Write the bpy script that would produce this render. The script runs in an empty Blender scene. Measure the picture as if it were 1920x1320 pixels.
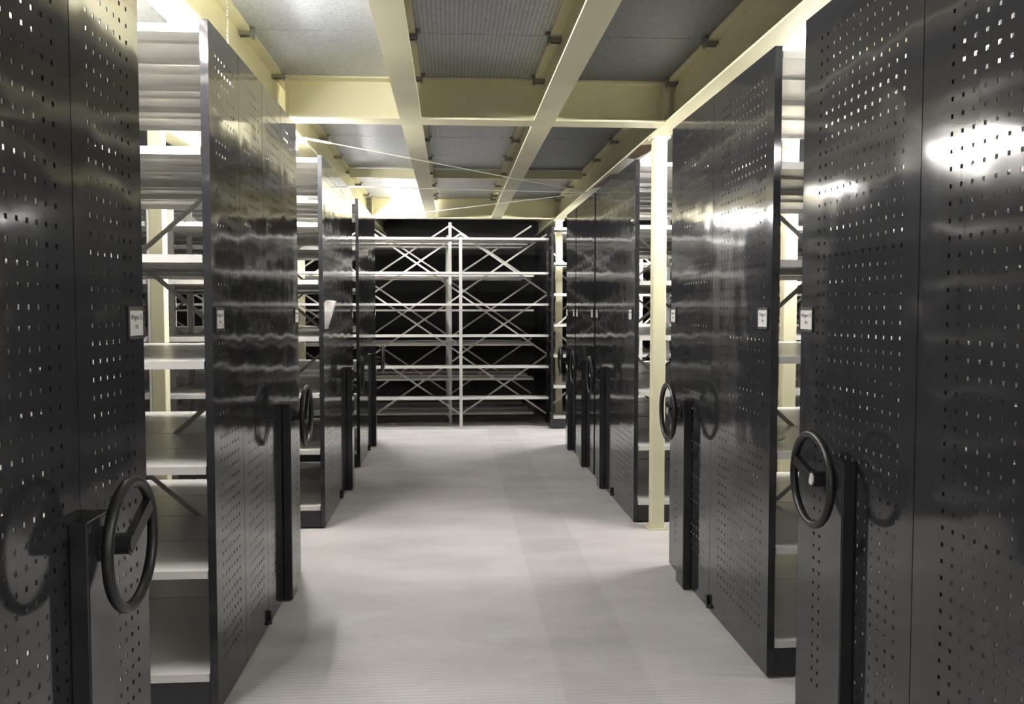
import bpy, math, random
from mathutils import Vector
random.seed(7)
S = bpy.context.scene
COL = S.collection
PI = math.pi

# ------------------------------------------------------------------ materials
def mat(name, color, rough=0.5, metal=0.0, spec=0.5, build=None):
    m = bpy.data.materials.new(name); m.use_nodes = True
    nt = m.node_tree; b = nt.nodes['Principled BSDF']
    b.inputs['Base Color'].default_value = (*color, 1)
    b.inputs['Roughness'].default_value = rough
    b.inputs['Metallic'].default_value = metal
    b.inputs['Specular IOR Level'].default_value = spec
    if build: build(nt, b)
    return m

def coords(nt, scale):
    tc = nt.nodes.new('ShaderNodeTexCoord'); mp = nt.nodes.new('ShaderNodeMapping')
    mp.inputs['Scale'].default_value = scale
    nt.links.new(tc.outputs['Object'], mp.inputs['Vector'])
    return mp.outputs['Vector']

def noise(nt, vec, scale, detail=3.0):
    n = nt.nodes.new('ShaderNodeTexNoise'); n.inputs['Scale'].default_value = scale
    n.inputs['Detail'].default_value = detail
    nt.links.new(vec, n.inputs['Vector']); return n.outputs['Fac']

def bump(nt, b, height, strength, dist, prev=None):
    bp = nt.nodes.new('ShaderNodeBump'); bp.inputs['Strength'].default_value = strength
    bp.inputs['Distance'].default_value = dist
    nt.links.new(height, bp.inputs['Height'])
    if prev is not None: nt.links.new(prev, bp.inputs['Normal'])
    nt.links.new(bp.outputs['Normal'], b.inputs['Normal']); return bp.outputs['Normal']

def ramp(nt, fac, c0, c1, p0=0.3, p1=0.7):
    r = nt.nodes.new('ShaderNodeValToRGB')
    r.color_ramp.elements[0].position = p0; r.color_ramp.elements[1].position = p1
    r.color_ramp.elements[0].color = (*c0, 1); r.color_ramp.elements[1].color = (*c1, 1)
    nt.links.new(fac, r.inputs['Fac']); return r.outputs['Color']

def b_dark(nt, b):                       # powder-coated sheet: slightly wavy, slight orange peel
    v = coords(nt, (1, 1, 1))
    n1 = bump(nt, b, noise(nt, v, 4.0, 1.0), 1.0, 0.003)
    bump(nt, b, noise(nt, v, 160.0, 1.0), 0.06, 0.0004, n1)
def b_floor(nt, b):                      # ribbed grey boards, ribs run across the aisle
    v = coords(nt, (1, 1, 1))
    w = nt.nodes.new('ShaderNodeTexWave'); w.bands_direction = 'Y'
    w.inputs['Scale'].default_value = 11.0; w.inputs['Distortion'].default_value = 0.6
    w.inputs['Detail'].default_value = 2.0; w.inputs['Detail Scale'].default_value = 1.5
    nt.links.new(v, w.inputs['Vector'])
    v2 = coords(nt, (1.0, 2.2, 1))
    c = ramp(nt, noise(nt, v2, 1.4, 6.0), FLOOR0, FLOOR1)
    mix = nt.nodes.new('ShaderNodeMix'); mix.data_type = 'RGBA'; mix.blend_type = 'MULTIPLY'
    mix.inputs['Factor'].default_value = 1.0
    nt.links.new(c, mix.inputs['A'])
    nt.links.new(ramp(nt, w.outputs['Fac'], (.92, .92, .92), (1, 1, 1), .1, .5), mix.inputs['B'])
    # one strip of a slightly darker tone runs the length of the aisle
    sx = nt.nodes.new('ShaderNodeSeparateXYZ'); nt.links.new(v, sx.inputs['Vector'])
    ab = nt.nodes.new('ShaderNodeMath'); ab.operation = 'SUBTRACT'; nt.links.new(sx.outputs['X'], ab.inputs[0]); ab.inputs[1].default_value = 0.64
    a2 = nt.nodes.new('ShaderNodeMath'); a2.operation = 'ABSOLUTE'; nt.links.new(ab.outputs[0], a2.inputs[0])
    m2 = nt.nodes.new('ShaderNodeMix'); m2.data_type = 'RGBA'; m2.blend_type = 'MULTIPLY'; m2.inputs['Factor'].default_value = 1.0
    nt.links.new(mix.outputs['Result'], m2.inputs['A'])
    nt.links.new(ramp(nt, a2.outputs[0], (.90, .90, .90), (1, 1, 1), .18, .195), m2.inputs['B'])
    nt.links.new(m2.outputs['Result'], b.inputs['Base Color'])
    bump(nt, b, w.outputs['Fac'], 0.35, 0.003)
def b_shelf(nt, b):
    v = coords(nt, (1, 1, 1))
    bump(nt, b, noise(nt, v, 6.0, 1.0), 0.6, 0.002)
def b_cream(nt, b):
    v = coords(nt, (1, 1, 1))
    c = ramp(nt, noise(nt, v, 3.0, 5.0), CREAM0, CREAM1)
    nt.links.new(c, b.inputs['Base Color'])
def b_galv(axis, amount, tone=1.0):
    def f(nt, b):
        v = coords(nt, (1, 1, 1))
        vo = nt.nodes.new('ShaderNodeTexVoronoi'); vo.inputs['Scale'].default_value = 45.0
        nt.links.new(v, vo.inputs['Vector'])
        c = ramp(nt, vo.outputs['Distance'], tuple(q*tone for q in (.36, .39, .43)), tuple(q*tone for q in (.50, .53, .57)), 0.0, 0.6)
        w = nt.nodes.new('ShaderNodeTexWave'); w.bands_direction = axis
        w.inputs['Scale'].default_value = 14.0
        nt.links.new(v, w.inputs['Vector'])
        mix = nt.nodes.new('ShaderNodeMix'); mix.data_type = 'RGBA'; mix.blend_type = 'MULTIPLY'
        mix.inputs['Factor'].default_value = 1.0
        nt.links.new(c, mix.inputs['A'])
        k = 1.0 - amount * 0.28
        nt.links.new(ramp(nt, w.outputs['Fac'], (k, k, k), (1, 1, 1), .15, .5), mix.inputs['B'])
        nt.links.new(mix.outputs['Result'], b.inputs['Base Color'])
        n1 = bump(nt, b, w.outputs['Fac'], 0.25 * amount, 0.002)
        bump(nt, b, noise(nt, v, 14.0, 4.0), 0.3, 0.003, n1)
    return f
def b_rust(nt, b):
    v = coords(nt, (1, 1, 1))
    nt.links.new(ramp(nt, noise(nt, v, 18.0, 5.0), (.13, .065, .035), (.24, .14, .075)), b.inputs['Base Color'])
def b_wall(nt, b):
    v = coords(nt, (1, 1, 1))
    nt.links.new(ramp(nt, noise(nt, v, 2.0, 5.0), (.30, .30, .29), (.38, .37, .36)), b.inputs['Base Color'])

FLOOR0, FLOOR1 = (.43, .412, .403), (.56, .540, .530)
CREAM0, CREAM1 = (.65, .615, .415), (.72, .685, .475)
M = {
 'dark': mat('anthracite_powder_coat', (.027, .027, .030), 0.085, spec=0.42, build=b_dark),
 'plinth': mat('dark_plinth_paint', (.022, .022, .025), 0.42),
 'rubber': mat('black_plastic', (.010, .010, .011), 0.40),
 'shelf': mat('light_grey_shelf_paint', (.66, .65, .62), 0.28, build=b_shelf),
 'post': mat('light_grey_post_paint', (.60, .59, .56), 0.40),
 'brace': mat('zinc_brace', (.54, .53, .49), 0.45, metal=0.0),
 'cream': mat('cream_steel_paint', (.7, .65, .43), 0.42, build=b_cream),
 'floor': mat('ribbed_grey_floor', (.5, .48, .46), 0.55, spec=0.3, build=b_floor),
 'deck_x': mat('galvanised_deck_cross_ribbed', (.5, .53, .57), 0.46, metal=0.75, build=b_galv('Y', 0.5)),
 'deck_y': mat('galvanised_deck_long_ribbed', (.5, .53, .57), 0.42, metal=0.75, build=b_galv('X', 1.0)),
 'deck_d': mat('darker_galvanised_deck', (.3, .31, .33), 0.5, metal=0.75, build=b_galv('Y', 0.12, 0.5)),  # smooth galvanised finish in a darker tone
 'deck_s': mat('galvanised_deck_smooth', (.5, .53, .57), 0.46, metal=0.75, build=b_galv('Y', 0.12)),
 'zinc': mat('zinc_clip', (.30, .30, .30), 0.4, metal=0.8),
 'chrome': mat('brushed_metal', (.75, .75, .76), 0.5, metal=0.6),
 'paper': mat('white_paper', (.62, .60, .58), 0.6),
 'clear': mat('grey_clear_plastic', (.10, .10, .10), 0.2),
 'ink': mat('black_ink', (.05, .045, .04), 0.7),
 'wall': mat('grey_wall_paint', (.2, .2, .19), 0.8, build=b_wall),
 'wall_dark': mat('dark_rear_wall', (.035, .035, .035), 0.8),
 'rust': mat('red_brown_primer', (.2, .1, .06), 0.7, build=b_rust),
 'lampbody': mat('white_lamp_body', (.8, .8, .78), 0.4),
}
def emit(name, color, strength):
    m = bpy.data.materials.new(name); m.use_nodes = True; nt = m.node_tree
    b = nt.nodes['Principled BSDF']
    b.inputs['Base Color'].default_value = (1, 1, 1, 1)
    b.inputs['Emission Color'].default_value = (*color, 1); b.inputs['Emission Strength'].default_value = strength
    return m
def tube_mat(k):
    if k not in TUBES: TUBES[k] = emit('lit_fluorescent_tube', (1.0, .975, .955), 160.0*k)
    return TUBES[k]
TUBES = {}

# ------------------------------------------------------------------ mesh building
class MB:
    def __init__(s): s.v = []; s.f = []
    def box(s, x0, x1, y0, y1, z0, z1):
        if x0 > x1: x0, x1 = x1, x0
        if y0 > y1: y0, y1 = y1, y0
        n = len(s.v)
        s.v += [(x0,y0,z0),(x1,y0,z0),(x1,y1,z0),(x0,y1,z0),(x0,y0,z1),(x1,y0,z1),(x1,y1,z1),(x0,y1,z1)]
        s.f += [tuple(n+i for i in q) for q in ((0,3,2,1),(4,5,6,7),(0,1,5,4),(1,2,6,5),(2,3,7,6),(3,0,4,7))]
        return s
    def bar(s, a, b, w, t, up=(0, 1, 0)):          # rectangular bar from a to b, width w, thickness t along `up`
        a, b, up = Vector(a), Vector(b), Vector(up)
        d = (b - a).normalized(); side = d.cross(up).normalized() * w / 2; u = up.normalized() * t / 2
        n = len(s.v)
        for p in (a, b):
            for c in (-side-u, side-u, side+u, -side+u): s.v.append(tuple(p + c))
        s.f += [tuple(n+i for i in q) for q in ((0,1,2,3),(7,6,5,4),(0,4,5,1),(1,5,6,2),(2,6,7,3),(3,7,4,0))]
        return s
    def tube(s, pts, r, seg=10, closed=False):
        P = [Vector(p) for p in pts]; n0 = len(s.v); m = len(P)
        prev = None
        for i in range(m):
            if closed: d = P[(i+1) % m] - P[i-1]
            else: d = P[min(i+1, m-1)] - P[max(i-1, 0)]
            d.normalize()
            ref = Vector((0, 0, 1)) if abs(d.z) < .9 else Vector((1, 0, 0))
            if prev is not None: ref = prev
            a = (ref - d * ref.dot(d)).normalized(); prev = a
            b = d.cross(a)
            for k in range(seg):
                t = 2*PI*k/seg
                s.v.append(tuple(P[i] + (a*math.cos(t) + b*math.sin(t)) * r))
        for i in range(m if closed else m-1):
            j = (i+1) % m
            for k in range(seg):
                l = (k+1) % seg
                s.f.append((n0+i*seg+k, n0+i*seg+l, n0+j*seg+l, n0+j*seg+k))
        if not closed:
            s.f.append(tuple(n0+k for k in reversed(range(seg))))
            s.f.append(tuple(n0+(m-1)*seg+k for k in range(seg)))
        return s
    def prism(s, poly, z0, z1):                     # polygon in XY between two heights
        n = len(s.v); k = len(poly)
        s.v += [(x, y, z0) for x, y in poly] + [(x, y, z1) for x, y in poly]
        s.f.append(tuple(n+i for i in reversed(range(k)))); s.f.append(tuple(n+k+i for i in range(k)))
        for i in range(k):
            j = (i+1) % k; s.f.append((n+i, n+j, n+k+j, n+k+i))
        return s
    def mesh(s, name, m, smooth=False):
        me = bpy.data.meshes.new(name); me.from_pydata(s.v, [], s.f); me.materials.append(m)
        if smooth:
            for p in me.polygons: p.use_smooth = True
        me.update(); return me

def link(name, me, parent=None, loc=(0, 0, 0)):
    o = bpy.data.objects.new(name, me); COL.objects.link(o); o.location = loc
    if parent: o.parent = parent
    return o
def tag(o, label, cat, group=None, kind=None):
    o['label'] = label; o['category'] = cat
    if group: o['group'] = group
    if kind: o['kind'] = kind
    return o
def thing(name, loc, label, cat, group=None):
    return tag(link(name, None, None, loc), label, cat, group)
def bevelled(o, w=0.004, seg=2):
    md = o.modifiers.new('edge', 'BEVEL'); md.width = w; md.segments = seg; md.limit_method = 'ANGLE'; return o

CACHE = {}
def cached(key, fn):
    if key not in CACHE: CACHE[key] = fn()
    return CACHE[key]

# ------------------------------------------------------------------ perforated end panel
H = 2.617
def panel_mesh(w, s, cols, blind):
    """sheet in the plane x=0 (aisle side), returns towards +s*x; y from 0 to w; square punched holes in the columns cols,
    a narrow upright behind the column blind"""
    T = 0.002; hw = 0.0058; mb = MB()
    def quad(a, b, c, d): n = len(mb.v); mb.v.extend((a, b, c, d)); mb.f.append((n, n+1, n+2, n+3))
    y0, y1 = 0.0015, w - 0.0015
    rows = [0.19 + 0.0455*i for i in range(52)]
    allc = sorted(cols)
    xs = (0.0, s*T)
    def strip(a, b, z0, z1):
        for x in xs: quad((x, a, z0), (x, b, z0), (x, b, z1), (x, a, z1))
    z = 0.012
    for r in rows:
        strip(y0, y1, z, r - hw)
        y = y0
        for c in allc:
            strip(y, c - hw, r - hw, r + hw)
            a, b = c - hw, c + hw
            quad((xs[0], a, r-hw), (xs[1], a, r-hw), (xs[1], a, r+hw), (xs[0], a, r+hw))
            quad((xs[0], b, r-hw), (xs[1], b, r-hw), (xs[1], b, r+hw), (xs[0], b, r+hw))
            quad((xs[0], a, r-hw), (xs[0], b, r-hw), (xs[1], b, r-hw), (xs[1], a, r-hw))
            quad((xs[0], a, r+hw), (xs[0], b, r+hw), (xs[1], b, r+hw), (xs[1], a, r+hw))
            y = c + hw
        strip(y, y1, r - hw, r + hw)
        z = r + hw
    strip(y0, y1, z, H)
    mb.box(0, s*0.030, y0, y0 + 0.0015, 0.012, H); mb.box(0, s*0.030, y1 - 0.0015, y1, 0.012, H)
    mb.box(0, s*0.030, y0, y1, H - 0.0015, H); mb.box(0, s*0.030, y0, y1, 0.012, 0.014)
    mb.box(s*0.004, s*0.028, blind - 0.016, blind + 0.016, 0.02, H - 0.01)
    return mb.mesh('end_panel', M['dark'])

def left_cols(w): return [0.100 + 0.0445*i for i in range(6)] + [0.370]
def right_cols(w):
    n = int((w - 0.19) / 0.0485)
    return [0.100 + 0.0485*i for i in range(n)]

# ------------------------------------------------------------------ shelving parts
LEV = [0.16 + 0.3985*i for i in range(6)] + [2.599]
BAY = 1.14
def shelf_mesh(length, depth, lip=0.030):
    mb = MB(); t = 0.002
    mb.box(0, length, 0, depth, -t, 0)
    mb.box(0, length, 0, t, -lip, -t); mb.box(0, length, depth - t, depth, -lip, -t)
    mb.box(0, length, t, 0.012, -lip, -lip + t); mb.box(0, length, depth - 0.012, depth - t, -lip, -lip + t)
    mb.box(0, length, depth*0.5 - 0.02, depth*0.5 + 0.02, -0.014, -t)
    mb.box(0, t, t, depth - t, -lip, -t); mb.box(length - t, length, t, depth - t, -lip, -t)
    return mb.mesh('shelf', M['shelf'])
def post_mesh(h, z0=0.0):
    mb = MB(); mb.box(-0.020, 0.020, -0.002, 0.002, z0, h); mb.box(-0.020, -0.017, 0.002, 0.022, z0, h)
    mb.box(0.017, 0.020, 0.002, 0.022, z0, h)
    k = 0.06
    while k < h - 0.03:
        if k > z0 + 0.02: mb.box(-0.006, 0.006, -0.0028, -0.002, k, k + 0.016)
        k += 0.05
    return mb.mesh('upright', M['post'])
def brace_mesh(length, z0, z1):
    mb = MB()
    mb.bar((0, 0, z0), (length, 0, z1), 0.022, 0.003); mb.bar((0, 0.004, z1), (length, 0.004, z0), 0.022, 0.003)
    return mb.mesh('cross_brace', M['brace'])

def handwheel(root, s, y, spoke_deg, front, cap):
    # front: x of the housing's aisle face (towards -s)
    zc, R, r = 0.985, 0.150, 0.0135
    xr = front - s*0.072
    mb = MB(); mb.tube([(xr, y + R*math.cos(2*PI*i/40), zc + R*math.sin(2*PI*i/40)) for i in range(40)], r, 12, True)
    rim = link('handwheel', mb.mesh('handwheel', M['rubber'], True), root)
    mb = MB(); mb.tube([(front, y, zc), (xr, y, zc)], 0.026, 20)
    mb.tube([(front, y, zc), (front - s*0.012, y, zc)], 0.042, 20)
    link('hub', mb.mesh('hub', M['rubber']), rim)
    a = math.radians(spoke_deg); mb = MB()
    mb.bar((xr + s*0.006, y + 0.01*math.cos(a), zc + 0.01*math.sin(a)), (xr, y + R*math.cos(a), zc + R*math.sin(a)), 0.036, 0.020, (1, 0, 0))
    link('spoke', mb.mesh('spoke', M['rubber']), rim)
    mb = MB(); mb.tube([(xr, y, zc), (xr - s*0.004, y, zc)], 0.020, 20)
    c = link('hub_cap', mb.mesh('hub_cap', M['chrome' if cap else 'rubber']), rim)
    if cap: c['label'] = 'bright metal hub cap'

def text_mesh(txt, size):
    def f():
        cu = bpy.data.curves.new('lettering', 'FONT'); cu.body = txt; cu.size = size; cu.align_x = 'CENTER'; cu.align_y = 'CENTER'
        cu.extrude = 0.0002
        o = bpy.data.objects.new('lettering', cu); COL.objects.link(o)
        dg = bpy.context.evaluated_depsgraph_get(); dg.update()
        me = bpy.data.meshes.new_from_object(o.evaluated_get(dg))
        bpy.data.objects.remove(o); me.materials.clear(); me.materials.append(M['ink']); return me
    return cached(('t', txt, size), f)

def label_holder(root, s, y, line1, line2):
    zc = 1.513; mb = MB()
    mb.box(-s*0.001, -s*0.003, y - 0.058, y + 0.058, zc - 0.045, zc + 0.045)
    for a, b in ((-0.060, -0.055), (0.055, 0.060)): mb.box(-s*0.003, -s*0.006, y + a, y + b, zc - 0.045, zc + 0.045)
    mb.box(-s*0.003, -s*0.006, y - 0.06, y + 0.06, zc - 0.047, zc - 0.042)
    h = link('label_holder', mb.mesh('label_holder', M['clear']), root)
    mb = MB(); mb.box(-s*0.003, -s*0.004, y - 0.052, y + 0.052, zc - 0.037, zc + 0.033)
    c = link('card', mb.mesh('card', M['paper']), h); c['label'] = 'white printed card'
    for txt, dz, sz in ((line1, 0.014, 0.021), (line2, -0.013, 0.017)):
        t = link('lettering', text_mesh(txt, sz), h, (-s*0.0043, y, zc + dz))
        t.rotation_euler = (PI/2, 0, PI/2 if s < 0 else -PI/2)
    return h

def carriage(name, s, X0, near, far, npan, rows, label, group, wheel=None, spoke=40, tags=(), bays=3, seam_blocks=True, tall_rows=None):
    """mobile shelving carriage: aisle face at x = X0, running towards s; y from near to far"""
    root = thing(name, (X0, near, 0), label, 'shelving unit', group)
    D = far - near; L = s*(0.034 + bays*BAY + 0.02)
    mb = MB(); mb.box(s*0.033, L, 0.006, D - 0.006, 0.012, 0.128)
    mb.box(s*0.06, L - s*0.05, 0.05, D - 0.05, 0.0, 0.014)
    b = link('base', mb.mesh('base', M['plinth']), root); b['label'] = 'dark painted plinth'
    pw = D / npan
    for i in range(npan):
        if s < 0: me = cached(('p', s, round(pw, 4)), lambda: panel_mesh(pw, s, left_cols(pw), 0.370))
        else:
            cs = right_cols(pw); me = cached(('p', s, round(pw, 4)), lambda: panel_mesh(pw, s, cs, cs[-1]))
        link('end_panel', me, root, (0, i*pw, 0))
    if seam_blocks:
        mb = MB(); mb.box(-s*0.0005, -s*0.014, D/2 - 0.012, D/2 + 0.012, 0.02, 0.085); mb.box(-s*0.0005, -s*0.010, D/2 - 0.05, D/2 + 0.05, 0.03, 0.045)
        link('floor_guide', mb.mesh('floor_guide', M['rubber']), root)
    if wheel is not None:
        mb = MB(); d = 0.046
        mb.box(0, -s*d, wheel - 0.075, wheel + 0.075, 0.006, 1.053)
        h = bevelled(link('drive_housing', mb.mesh('drive_housing', M['dark']), root), 0.005)
        handwheel(root, s, wheel, spoke, -s*d, s > 0)
    for y, a, c in tags: label_holder(root, s, y, a, c)
    rd = D / rows
    me = cached(('s', round(rd, 4)), lambda: shelf_mesh(BAY - 0.004, rd - 0.008))
    for k in range(bays):
        x0 = 0.034 + k*BAY
        xo = x0 if s > 0 else -(x0 + BAY - 0.004)
        for r in range(rows):
            for z in LEV: link('shelf', me, root, (xo, r*rd + 0.004, z))
    pm = cached(('u', 1), lambda: post_mesh(2.60, 0.128))
    for k in range(1, bays + 1):
        for r in range(rows + 1):
            y = r*rd
            if r == 0: y += 0.0015
            if r == rows: y -= 0.024
            if 0 < r < rows: y -= 0.011
            link('upright', pm, root, (s*(0.032 + k*BAY), y, 0))
    for k in range(bays):
        for z0, z1 in ((0.30, 1.30), (1.29, 2.29)):
            bm = cached(('b', z0), lambda: brace_mesh(BAY, z0, z1))
            link('cross_brace', bm, root, (0.032 + k*BAY if s > 0 else -(0.032 + (k+1)*BAY), D/2 - 0.003, 0))
    return root

XL, XR = -0.890, 1.316
GL, GR = 'mobile shelving along the left of the aisle', 'mobile shelving along the right of the aisle'
W = 'Wagen '
carriage('mobile_shelving_unit', -1, XL, 0.768, 2.618, 4, 4, 'dark perforated shelving carriage with handwheel, at the left edge of the photo', GL, 1.39, 30, [(1.782, W + '15', '195')])
carriage('mobile_shelving_unit', -1, XL, 3.355, 5.205, 4, 4, 'dark glossy four-panel shelving carriage second along the left, pale lit shelf ends facing us', GL, 1.39, 68, [(0.10, W + '14', '194'), (1.785, W + '13', '193')])
carriage('mobile_shelving_unit', -1, XL, 6.220, 8.070, 4, 4, 'third dark shelving carriage on the left, with a curling white paper at its edge', GL, 1.39, 120, [(1.785, W + '12', '192')])
carriage('mobile_shelving_unit', -1, XL, 8.620, 10.470, 4, 4, 'farthest dark shelving carriage on the left, next to the open rack across the aisle end', GL, 1.39, 75, [(1.785, W + '11', '191')])
carriage('mobile_shelving_unit', 1, XR, 1.568, 3.228, 2, 2, 'large dark perforated shelving carriage at the right edge of the photo, handwheel with shiny hub', GR, 1.262, 18, [(1.605, W + '10', '190')])
carriage('mobile_shelving_unit', 1, XR, 3.532, 5.192, 2, 2, 'second dark perforated carriage on the right, standing just before the cream column', GR, 1.245, 200, [(0.098, W + '9', '189'), (1.595, W + '8', '188')])
carriage('mobile_shelving_unit', 1, XR, 6.235, 7.950, 2, 2, 'third dark carriage along the right, directly behind the near cream column', GR, 1.275, 100, [(0.14, W + '7', '187'), (1.62, W + '6', '186')])
carriage('mobile_shelving_unit', 1, XR, 8.030, 9.200, 2, 2, 'fourth dark carriage along the right, closed up between the third and the slimmest one', GR, 0.54, 80, [(0.10, W + '5', '185'), (1.07, W + '4', '184')])
carriage('mobile_shelving_unit', 1, XR, 9.250, 9.976, 1, 1, 'slimmest dark carriage on the right, fifth along, last before the far gap', GR, 0.34, 95, [(0.10, W + '3', '183'), (0.65, W + '2', '182')], seam_blocks=False)
carriage('mobile_shelving_unit', 1, 1.290, 11.270, 11.600, 1, 1, 'slim shelving unit right of the open rack, just before the far cream column', GR, seam_blocks=False)
carriage('mobile_shelving_unit', 1, 1.290, 11.860, 13.460, 2, 2, 'dark shelving carriage behind the far cream column at the aisle end', GR, seam_blocks=False)

# ------------------------------------------------------------------ open racks across the end of the aisle
def rack(y0, depth, xr, nb, levels, label, braced, top, phase):
    root = thing('shelving_rack', (xr, y0, 0), label, 'shelving rack', 'open racks across the end of the aisle')
    me = cached(('rs', depth), lambda: shelf_mesh(BAY - 0.004, depth, 0.028))
    for k in range(nb):
        for z in levels: link('shelf', me, root, (-(k+1)*BAY + 0.002, 0.003, z))
    pm = cached(('rp', top), lambda: post_mesh(top, 0.0))
    for k in range(1, nb + 1):
        link('upright', pm, root, (-k*BAY, 0.0, 0))
    for k in range(nb if braced else 0):
        for i in range(3):
            z0 = phase + 0.80*i; z1 = min(z0 + 0.78, 2.72)
            bm = cached(('rb', z0, z1), lambda: brace_mesh(BAY, z0, z1))
            link('cross_brace', bm, root, (-(k+1)*BAY, depth + 0.006, 0))
    return root
L1_ = [0.022, 0.410, 0.815, 1.22, 1.625, 2.03, 2.47]
L2_ = [0.14, 0.61, 1.08, 1.55, 2.02, 2.50]
rack(11.33, 0.270, 1.266, 5, L1_, 'front open pale rack with X braces closing off the end of the aisle', True, 2.48, 0.16)
rack(11.95, 0.40, 1.13, 5, L2_, 'second open rack, seen through the front one at the aisle end', True, 2.72, 0.36)
rack(12.60, 0.40, 1.10, 5, L2_, 'dim third open rack, behind the second one at the aisle end', False, 2.60, 0.20)
rack(13.30, 0.40, 1.08, 5, L2_, 'dimmest and deepest open rack at the aisle end, hard against the rear wall', False, 2.60, 0.40)

# ------------------------------------------------------------------ paper, chain, rods
mb = MB(); N = 10
for i in range(N + 1):
    t = i / N
    for j in range(2):
        zz = 1.41 + 0.185*j
        out = 0.004 + (0.075 if j else 0.012) * t**2.2
        yy = 0.085*t * (1.0 if j == 0 else 0.85) ; zz += (0.02*math.sin(t*PI*0.8) if j else 0)
        for e in (0.0, 0.0012): mb.v.append((out + e, yy, zz))
for i in range(N):
    a = i*4; b = a + 4
    mb.f += [(a, b, b+2, a+2), (a+1, a+3, b+3, b+1), (a, a+1, b+1, b), (a+2, b+2, b+3, a+3)]
mb.f += [(0, 2, 3, 1), (N*4, N*4+1, N*4+3, N*4+2)]
o = link('paper_sheet', mb.mesh('paper_sheet', M['paper'], True), None, (XL, 6.245, 0))
tag(o, 'curling white paper stuck on the near edge of the third left carriage', 'paper')

mb = MB()
for i in range(14):
    z = 2.985 - i*0.018
    mb.tube([(0, 0, z), (0, 0, z - 0.010)], 0.004, 6)
mb.tube([(0, 0, 3.0), (0, 0, 2.73)], 0.0012, 5)
tag(link('bead_chain', mb.mesh('bead_chain', M['post']), None, (-1.0, 4.10, 0)), 'thin pale bead chain hanging by the left cream beam above the second carriage', 'chain')

def rod(a, b, label):
    mb = MB(); d = (Vector(b) - Vector(a)).normalized(); A, B = Vector(a), Vector(b)
    mb.tube([a, b], 0.0042, 8)
    mb.tube([tuple(A + d*0.10), tuple(A + d*0.32)], 0.009, 8)
    tag(link('tie_rod', mb.mesh('tie_rod', M['brace'])), label, 'rod', 'thin tie rods under the ceiling beams')
rod((-1.06, 6.12, 2.725), (1.39, 8.86, 2.725), 'long slanting tie rod crossing under both middle beams of the far bay')
rod((-1.05, 8.55, 2.722), (1.39, 8.84, 2.722), 'straight thin tie rod spanning left to right across the far bay')
rod((-0.95, 11.45, 2.72), (1.39, 8.82, 2.72), 'faint slanting tie rod just in front of the farthest cross beam')

# ------------------------------------------------------------------ structure: floor, walls, deck
RX0, RX1, RY0, RY1 = -5.2, 5.6, -2.8, 14.5
ZD, ZB = 3.0, 2.74
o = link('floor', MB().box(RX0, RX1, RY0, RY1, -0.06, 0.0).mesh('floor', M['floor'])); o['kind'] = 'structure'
for nm, a in (('wall_left', (RX0 - .1, RX0, RY0, RY1, -0.06, 3.2)), ('wall_right', (RX1, RX1 + .1, RY0, RY1, -0.06, 3.2)),
              ('wall_front', (RX0 - .1, RX1 + .1, RY0 - .1, RY0, -0.06, 3.2)), ('wall_back', (RX0 - .1, RX1 + .1, RY1, RY1 + .1, -0.06, 3.2))):
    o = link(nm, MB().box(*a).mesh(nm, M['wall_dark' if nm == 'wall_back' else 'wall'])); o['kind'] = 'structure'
BX = [-1.95, -1.095, -0.2475, 0.595, 1.44, 2.295]
ceil = link('ceiling', MB().box(RX0, RX1, RY0, RY1, ZD + 0.045, ZD + 0.10).mesh('ceiling', M['deck_s'])); ceil['kind'] = 'structure'
cuts = [5.62 - 0.905*i for i in range(9, 0, -1)] + [5.68 + 0.915*i for i in range(0, 7)] + [11.65, 12.56, 13.47, 14.4]
strips = [(RX0 + .01, BX[0], 'deck_s'), (BX[0], BX[1], 'deck_s'), (BX[1], BX[2], 'deck_x'), (BX[2], BX[3], 'deck_y'), (BX[3], BX[4], 'deck_d'), (BX[4], BX[5], 'deck_s'), (BX[5], RX1 - .01, 'deck_s')]
for i in range(len(cuts) - 1):
    if cuts[i+1] < 1.4: continue
    for x0, x1, m in strips:
        w, d = x1 - x0, cuts[i+1] - cuts[i]
        def mk():
            b = MB(); b.box(0.003, w - 0.003, 0.003, d - 0.003, 0.0, 0.04)
            return b.mesh('deck_panel', M[m])
        link('deck_panel', cached(('d', round(w, 3), round(d, 3), m), mk), ceil, (x0, cuts[i], ZD))
def clip_mesh():
    b = MB()
    for dy in (-0.026, 0.020):
        b.box(-0.062, 0.012, dy, dy + 0.013, -0.030, -0.014)
    b.box(-0.002, 0.010, -0.03, 0.035, -0.04, 0.0); b.box(0.004, 0.03, -0.06, -0.05, -0.012, 0.0); b.box(0.010, 0.016, -0.06, 0.0, -0.012, 0.0)
    return b.mesh('deck_clip', M['zinc'])
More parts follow.
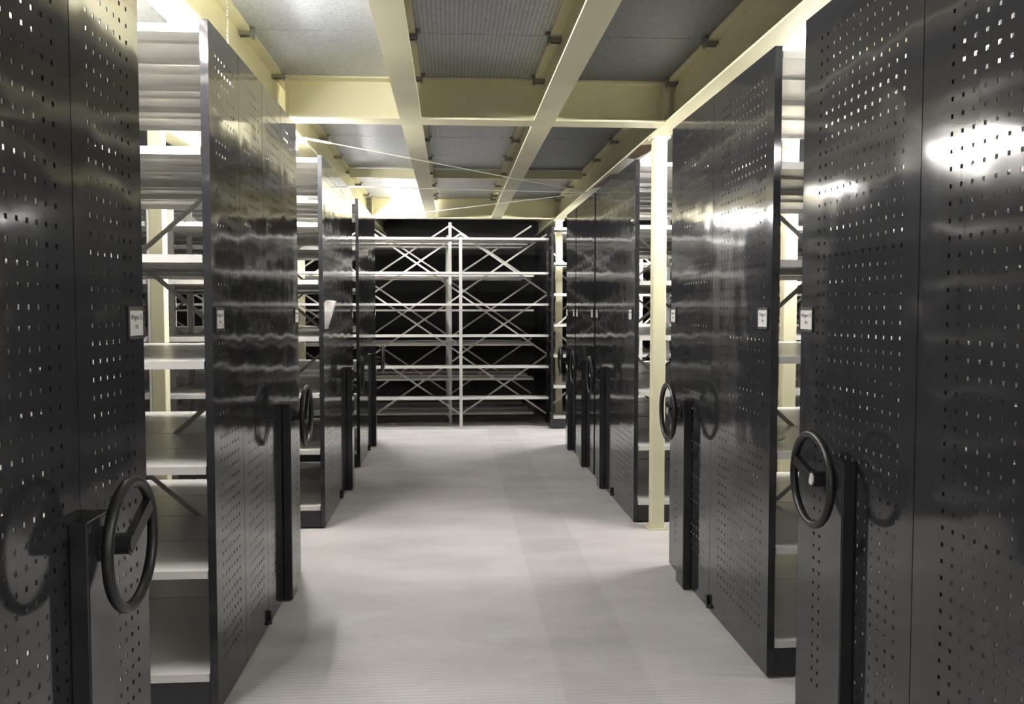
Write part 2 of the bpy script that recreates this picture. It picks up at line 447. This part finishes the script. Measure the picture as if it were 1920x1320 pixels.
# ------------------------------------------------------------------ steel frame
def ibeam_y(y0, y1, w=0.135):
    b = MB(); L = y1 - y0
    b.box(-w/2, w/2, 0, L, ZB, ZB + 0.012); b.box(-w/2, w/2, 0, L, ZD - 0.012, ZD - 0.0005); b.box(-0.0045, 0.0045, 0, L, ZB + 0.012, ZD - 0.012)
    return b
def beam_y(x, y0, y1, label, group):
    o = link('steel_beam', ibeam_y(y0, y1).mesh('steel_beam', M['cream']), None, (x, y0, 0))
    return tag(o, label, 'beam', group, 'thing')
GB = 'cream beams running along the aisle'
C1, C1b, C2, C2b = 5.592, 5.772, 11.58, 11.72
bl = beam_y(BX[1], -2.7, 14.4, 'long cream edge beam over the left shelving with lamps beneath', GB)
br = beam_y(BX[4], -2.7, 14.4, 'long cream edge beam resting on the columns over the right shelving', GB)
ML, MR = [], []
for x, nm, st in ((BX[2], 'left', ML), (BX[3], 'right', MR)):
    st.append(beam_y(x, -2.7, C1 - 0.002, 'nearer length of the %s middle cream beam, overhead before the first cross beam' % nm, GB))
    st.append(beam_y(x, C1b + 0.002, C2 - 0.002, 'farther length of the %s middle cream beam, beyond the first cross beam' % nm, GB))
beam_y(BX[0], -2.7, 14.4, 'cream beam above the left shelf bays, glimpsed over the second carriage', GB)
beam_y(BX[5], -2.7, 14.4, 'cream beam above the right shelf bays, glimpsed between the two near right carriages', GB)
cm = clip_mesh()
for y in [c for c in cuts if 2.5 < c < 11.6 and abs(c - 5.68) > .02] + [5.555, 11.50]:
    far_bay = y > 5.68
    for x, sg, near_b, far_b in ((BX[1], 1, bl, bl), (BX[2], 1, ML[0], ML[1]), (BX[3], -1, MR[0], MR[1]), (BX[4], -1, br, br)):
        bm_ = far_b if far_bay else near_b
        o = link('deck_clip', cm, bm_, (x + sg*0.066 - bm_.location.x, y - bm_.location.y, ZD - 0.003)); o.scale = (sg, 1, 1)
def beam_x(xa, xb, y0, y1, label):
    b = MB(); L = xb - xa; d = y1 - y0; m = d/2
    b.box(0, L, 0, d, ZB + 0.0005, ZB + 0.0125); b.box(0, L, 0, d, ZD - 0.014, ZD - 0.001); b.box(0.0, L, m - 0.005, m + 0.005, ZB + 0.012, ZD - 0.012)
    for x in (0.004, L - 0.014): b.box(x, x + 0.010, 0.02, d - 0.02, ZB + 0.012, ZD - 0.012)
    tag(link('cross_beam', b.mesh('cross_beam', M['cream']), None, (xa, y0, 0)), label, 'beam', 'cream beams spanning across the aisle', 'thing')
e = 0.0685
beam_x(BX[1] + e, BX[4] - e, C1, C1b, 'nearest deep cream cross beam over the aisle, ahead of the cream column')
beam_x(BX[1] + e, BX[4] - e, C2, C2b, 'farthest deep cream cross beam, brightly lit at its left end, above the rack')
beam_x(BX[0] + e, BX[1] - e, C1, C1b, 'short cream cross beam over the gap beside the second left carriage')
beam_x(BX[4] + e, BX[5] - e, C1, C1b, 'short cream cross beam behind the second right carriage')
for i, (nm) in enumerate(('left', 'middle', 'right')):
    xa, xb = BX[1+i] + e, BX[2+i] - e
    b = MB(); L = xb - xa
    b.box(0, L, 0, 0.008, 2.900, ZD - 0.013); b.box(0, L, 0.008, 0.055, 2.900, 2.908); b.box(0, L, 0.008, 0.055, ZD - 0.021, ZD - 0.013)
    tag(link('joist', b.mesh('joist', M['cream']), None, (xa, 9.15, 0)), 'shallow cream joist in the %s strip of ceiling, halfway along the far bay' % nm, 'joist', 'shallow joists in the far bay', 'thing')
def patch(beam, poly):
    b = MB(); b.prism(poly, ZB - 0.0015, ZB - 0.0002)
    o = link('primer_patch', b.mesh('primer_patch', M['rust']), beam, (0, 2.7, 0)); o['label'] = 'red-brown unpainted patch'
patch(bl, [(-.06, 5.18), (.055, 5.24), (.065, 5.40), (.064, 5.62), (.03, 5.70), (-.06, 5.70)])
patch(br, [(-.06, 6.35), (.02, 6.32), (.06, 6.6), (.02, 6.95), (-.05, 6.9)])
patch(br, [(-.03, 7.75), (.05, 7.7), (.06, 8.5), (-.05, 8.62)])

def column(x, y, label, w=0.092):
    root = thing('steel_column', (x, y, 0), label, 'column', 'cream steel columns'); root['kind'] = 'thing'
    b = MB(); b.box(-w/2, w/2, -w/2, w/2, 0.010, ZB - 0.014)
    bevelled(link('shaft', b.mesh('shaft', M['cream']), root), 0.006)
    b = MB(); b.box(-.065, .065, -.065, .065, 0, 0.010)
    for px in (-.055, .055):
        for py in (-.055, .055): b.tube([(px, py, 0.01), (px, py, 0.020)], 0.006, 6)
    link('base_plate', b.mesh('base_plate', M['cream']), root)
    b = MB(); b.box(-.065, .065, -.065, .065, ZB - 0.014, ZB - 0.0005); link('cap_plate', b.mesh('cap_plate', M['cream']), root)
column(1.447, 6.075, 'tall cream steel column on the right side of the aisle, between two dark carriages')
column(1.445, 11.75, 'far cream steel column at the right end of the open rack, crossed by shelf ends')
column(-1.94, 6.02, 'cream column seen through the bright shelves between the two near left carriages')
column(2.36, 6.02, 'bright cream column glimpsed between the two near right carriages')
column(-1.965, 11.75, 'cream column far back on the left, hidden mostly behind shelves')

# ------------------------------------------------------------------ lamps
def lamp(x, y, L, k, label):
    root = thing('batten_lamp', (x, y, ZB), label, 'lamp', 'fluorescent batten lamps under the beams')
    b = MB(); b.box(-.028, .028, -L/2, L/2, -0.030, -0.0005); link('housing', b.mesh('housing', M['lampbody']), root)
    b = MB(); b.tube([(0, -L/2 + .03, -0.052), (0, L/2 - .03, -0.052)], 0.014, 12); t = link('tube', b.mesh('tube', tube_mat(k), True), root); t['label'] = 'lit white tube'
    for yy in (-L/2 + .002, L/2 - .03):
        b = MB(); b.box(-.017, .017, yy, yy + .028, -0.070, -0.030); link('end_cap', b.mesh('end_cap', M['lampbody']), root)
lamp(BX[1], 3.50, 1.8, 0.74, 'lit tube lamp at top left, glaring above the second left carriage')
lamp(BX[1], 6.02, 0.70, 1.5, 'lit tube lamp over the gap before the third left carriage')
lamp(BX[1], 8.36, 0.45, 0.35, 'short lit tube lamp over the narrow gap before the farthest left carriage')
lamp(BX[1], 10.85, 1.3, 1.0, 'lit tube lamp at far left, flooding the end of the farthest cross beam')
lamp(BX[5], 3.45, 1.2, 0.5, 'lit tube lamp seen as bright holes through the nearest right carriage')
lamp(BX[5], 5.50, 0.9, 1.15, 'lit tube lamp seen as bright holes through the second right carriage')
lamp(BX[5], 10.60, 1.2, 1.1, 'lit tube lamp glaring beside the cream column through the right shelves')
lamp(BX[1], -1.70, 1.2, 0.5, 'added fill tube lamp above the left side, unseen behind the viewpoint')  # fill lamp added behind the camera to light the near panels
lamp(BX[5], -1.70, 1.2, 0.5, 'added fill tube lamp above the right side, unseen behind the viewpoint')  # second added fill, also out of view behind the camera
lamp(BX[5], 0.60, 1.2, 0.5, 'added fill tube lamp over the nearest right carriage, unseen above the frame')  # unseen lamp added overhead to light the near right panels

# ------------------------------------------------------------------ world, camera, view
w = bpy.data.worlds.new('World'); S.world = w; w.use_nodes = True
w.node_tree.nodes['Background'].inputs['Color'].default_value = (0, 0, 0, 1)
cam = bpy.data.cameras.new('Camera'); co = bpy.data.objects.new('Camera', cam); COL.objects.link(co)
cam.sensor_width = 36; cam.lens = 1646.97*36/1920; cam.clip_start = 0.05; cam.clip_end = 60
co.location = (0, 0, 1.55)
co.rotation_euler = (PI/2 - math.radians(2.786), 0, -math.radians(3.9706))
S.camera = co
S.view_settings.view_transform = 'Standard'; S.view_settings.look = 'None'
S.view_settings.gamma = 1; S.view_settings.use_curve_mapping = False
S.view_settings.exposure = 2.2
S.cycles.max_bounces = 10; S.cycles.diffuse_bounces = 6; S.cycles.glossy_bounces = 5
S.cycles.use_denoising = True; S.cycles.sample_clamp_indirect = 8.0
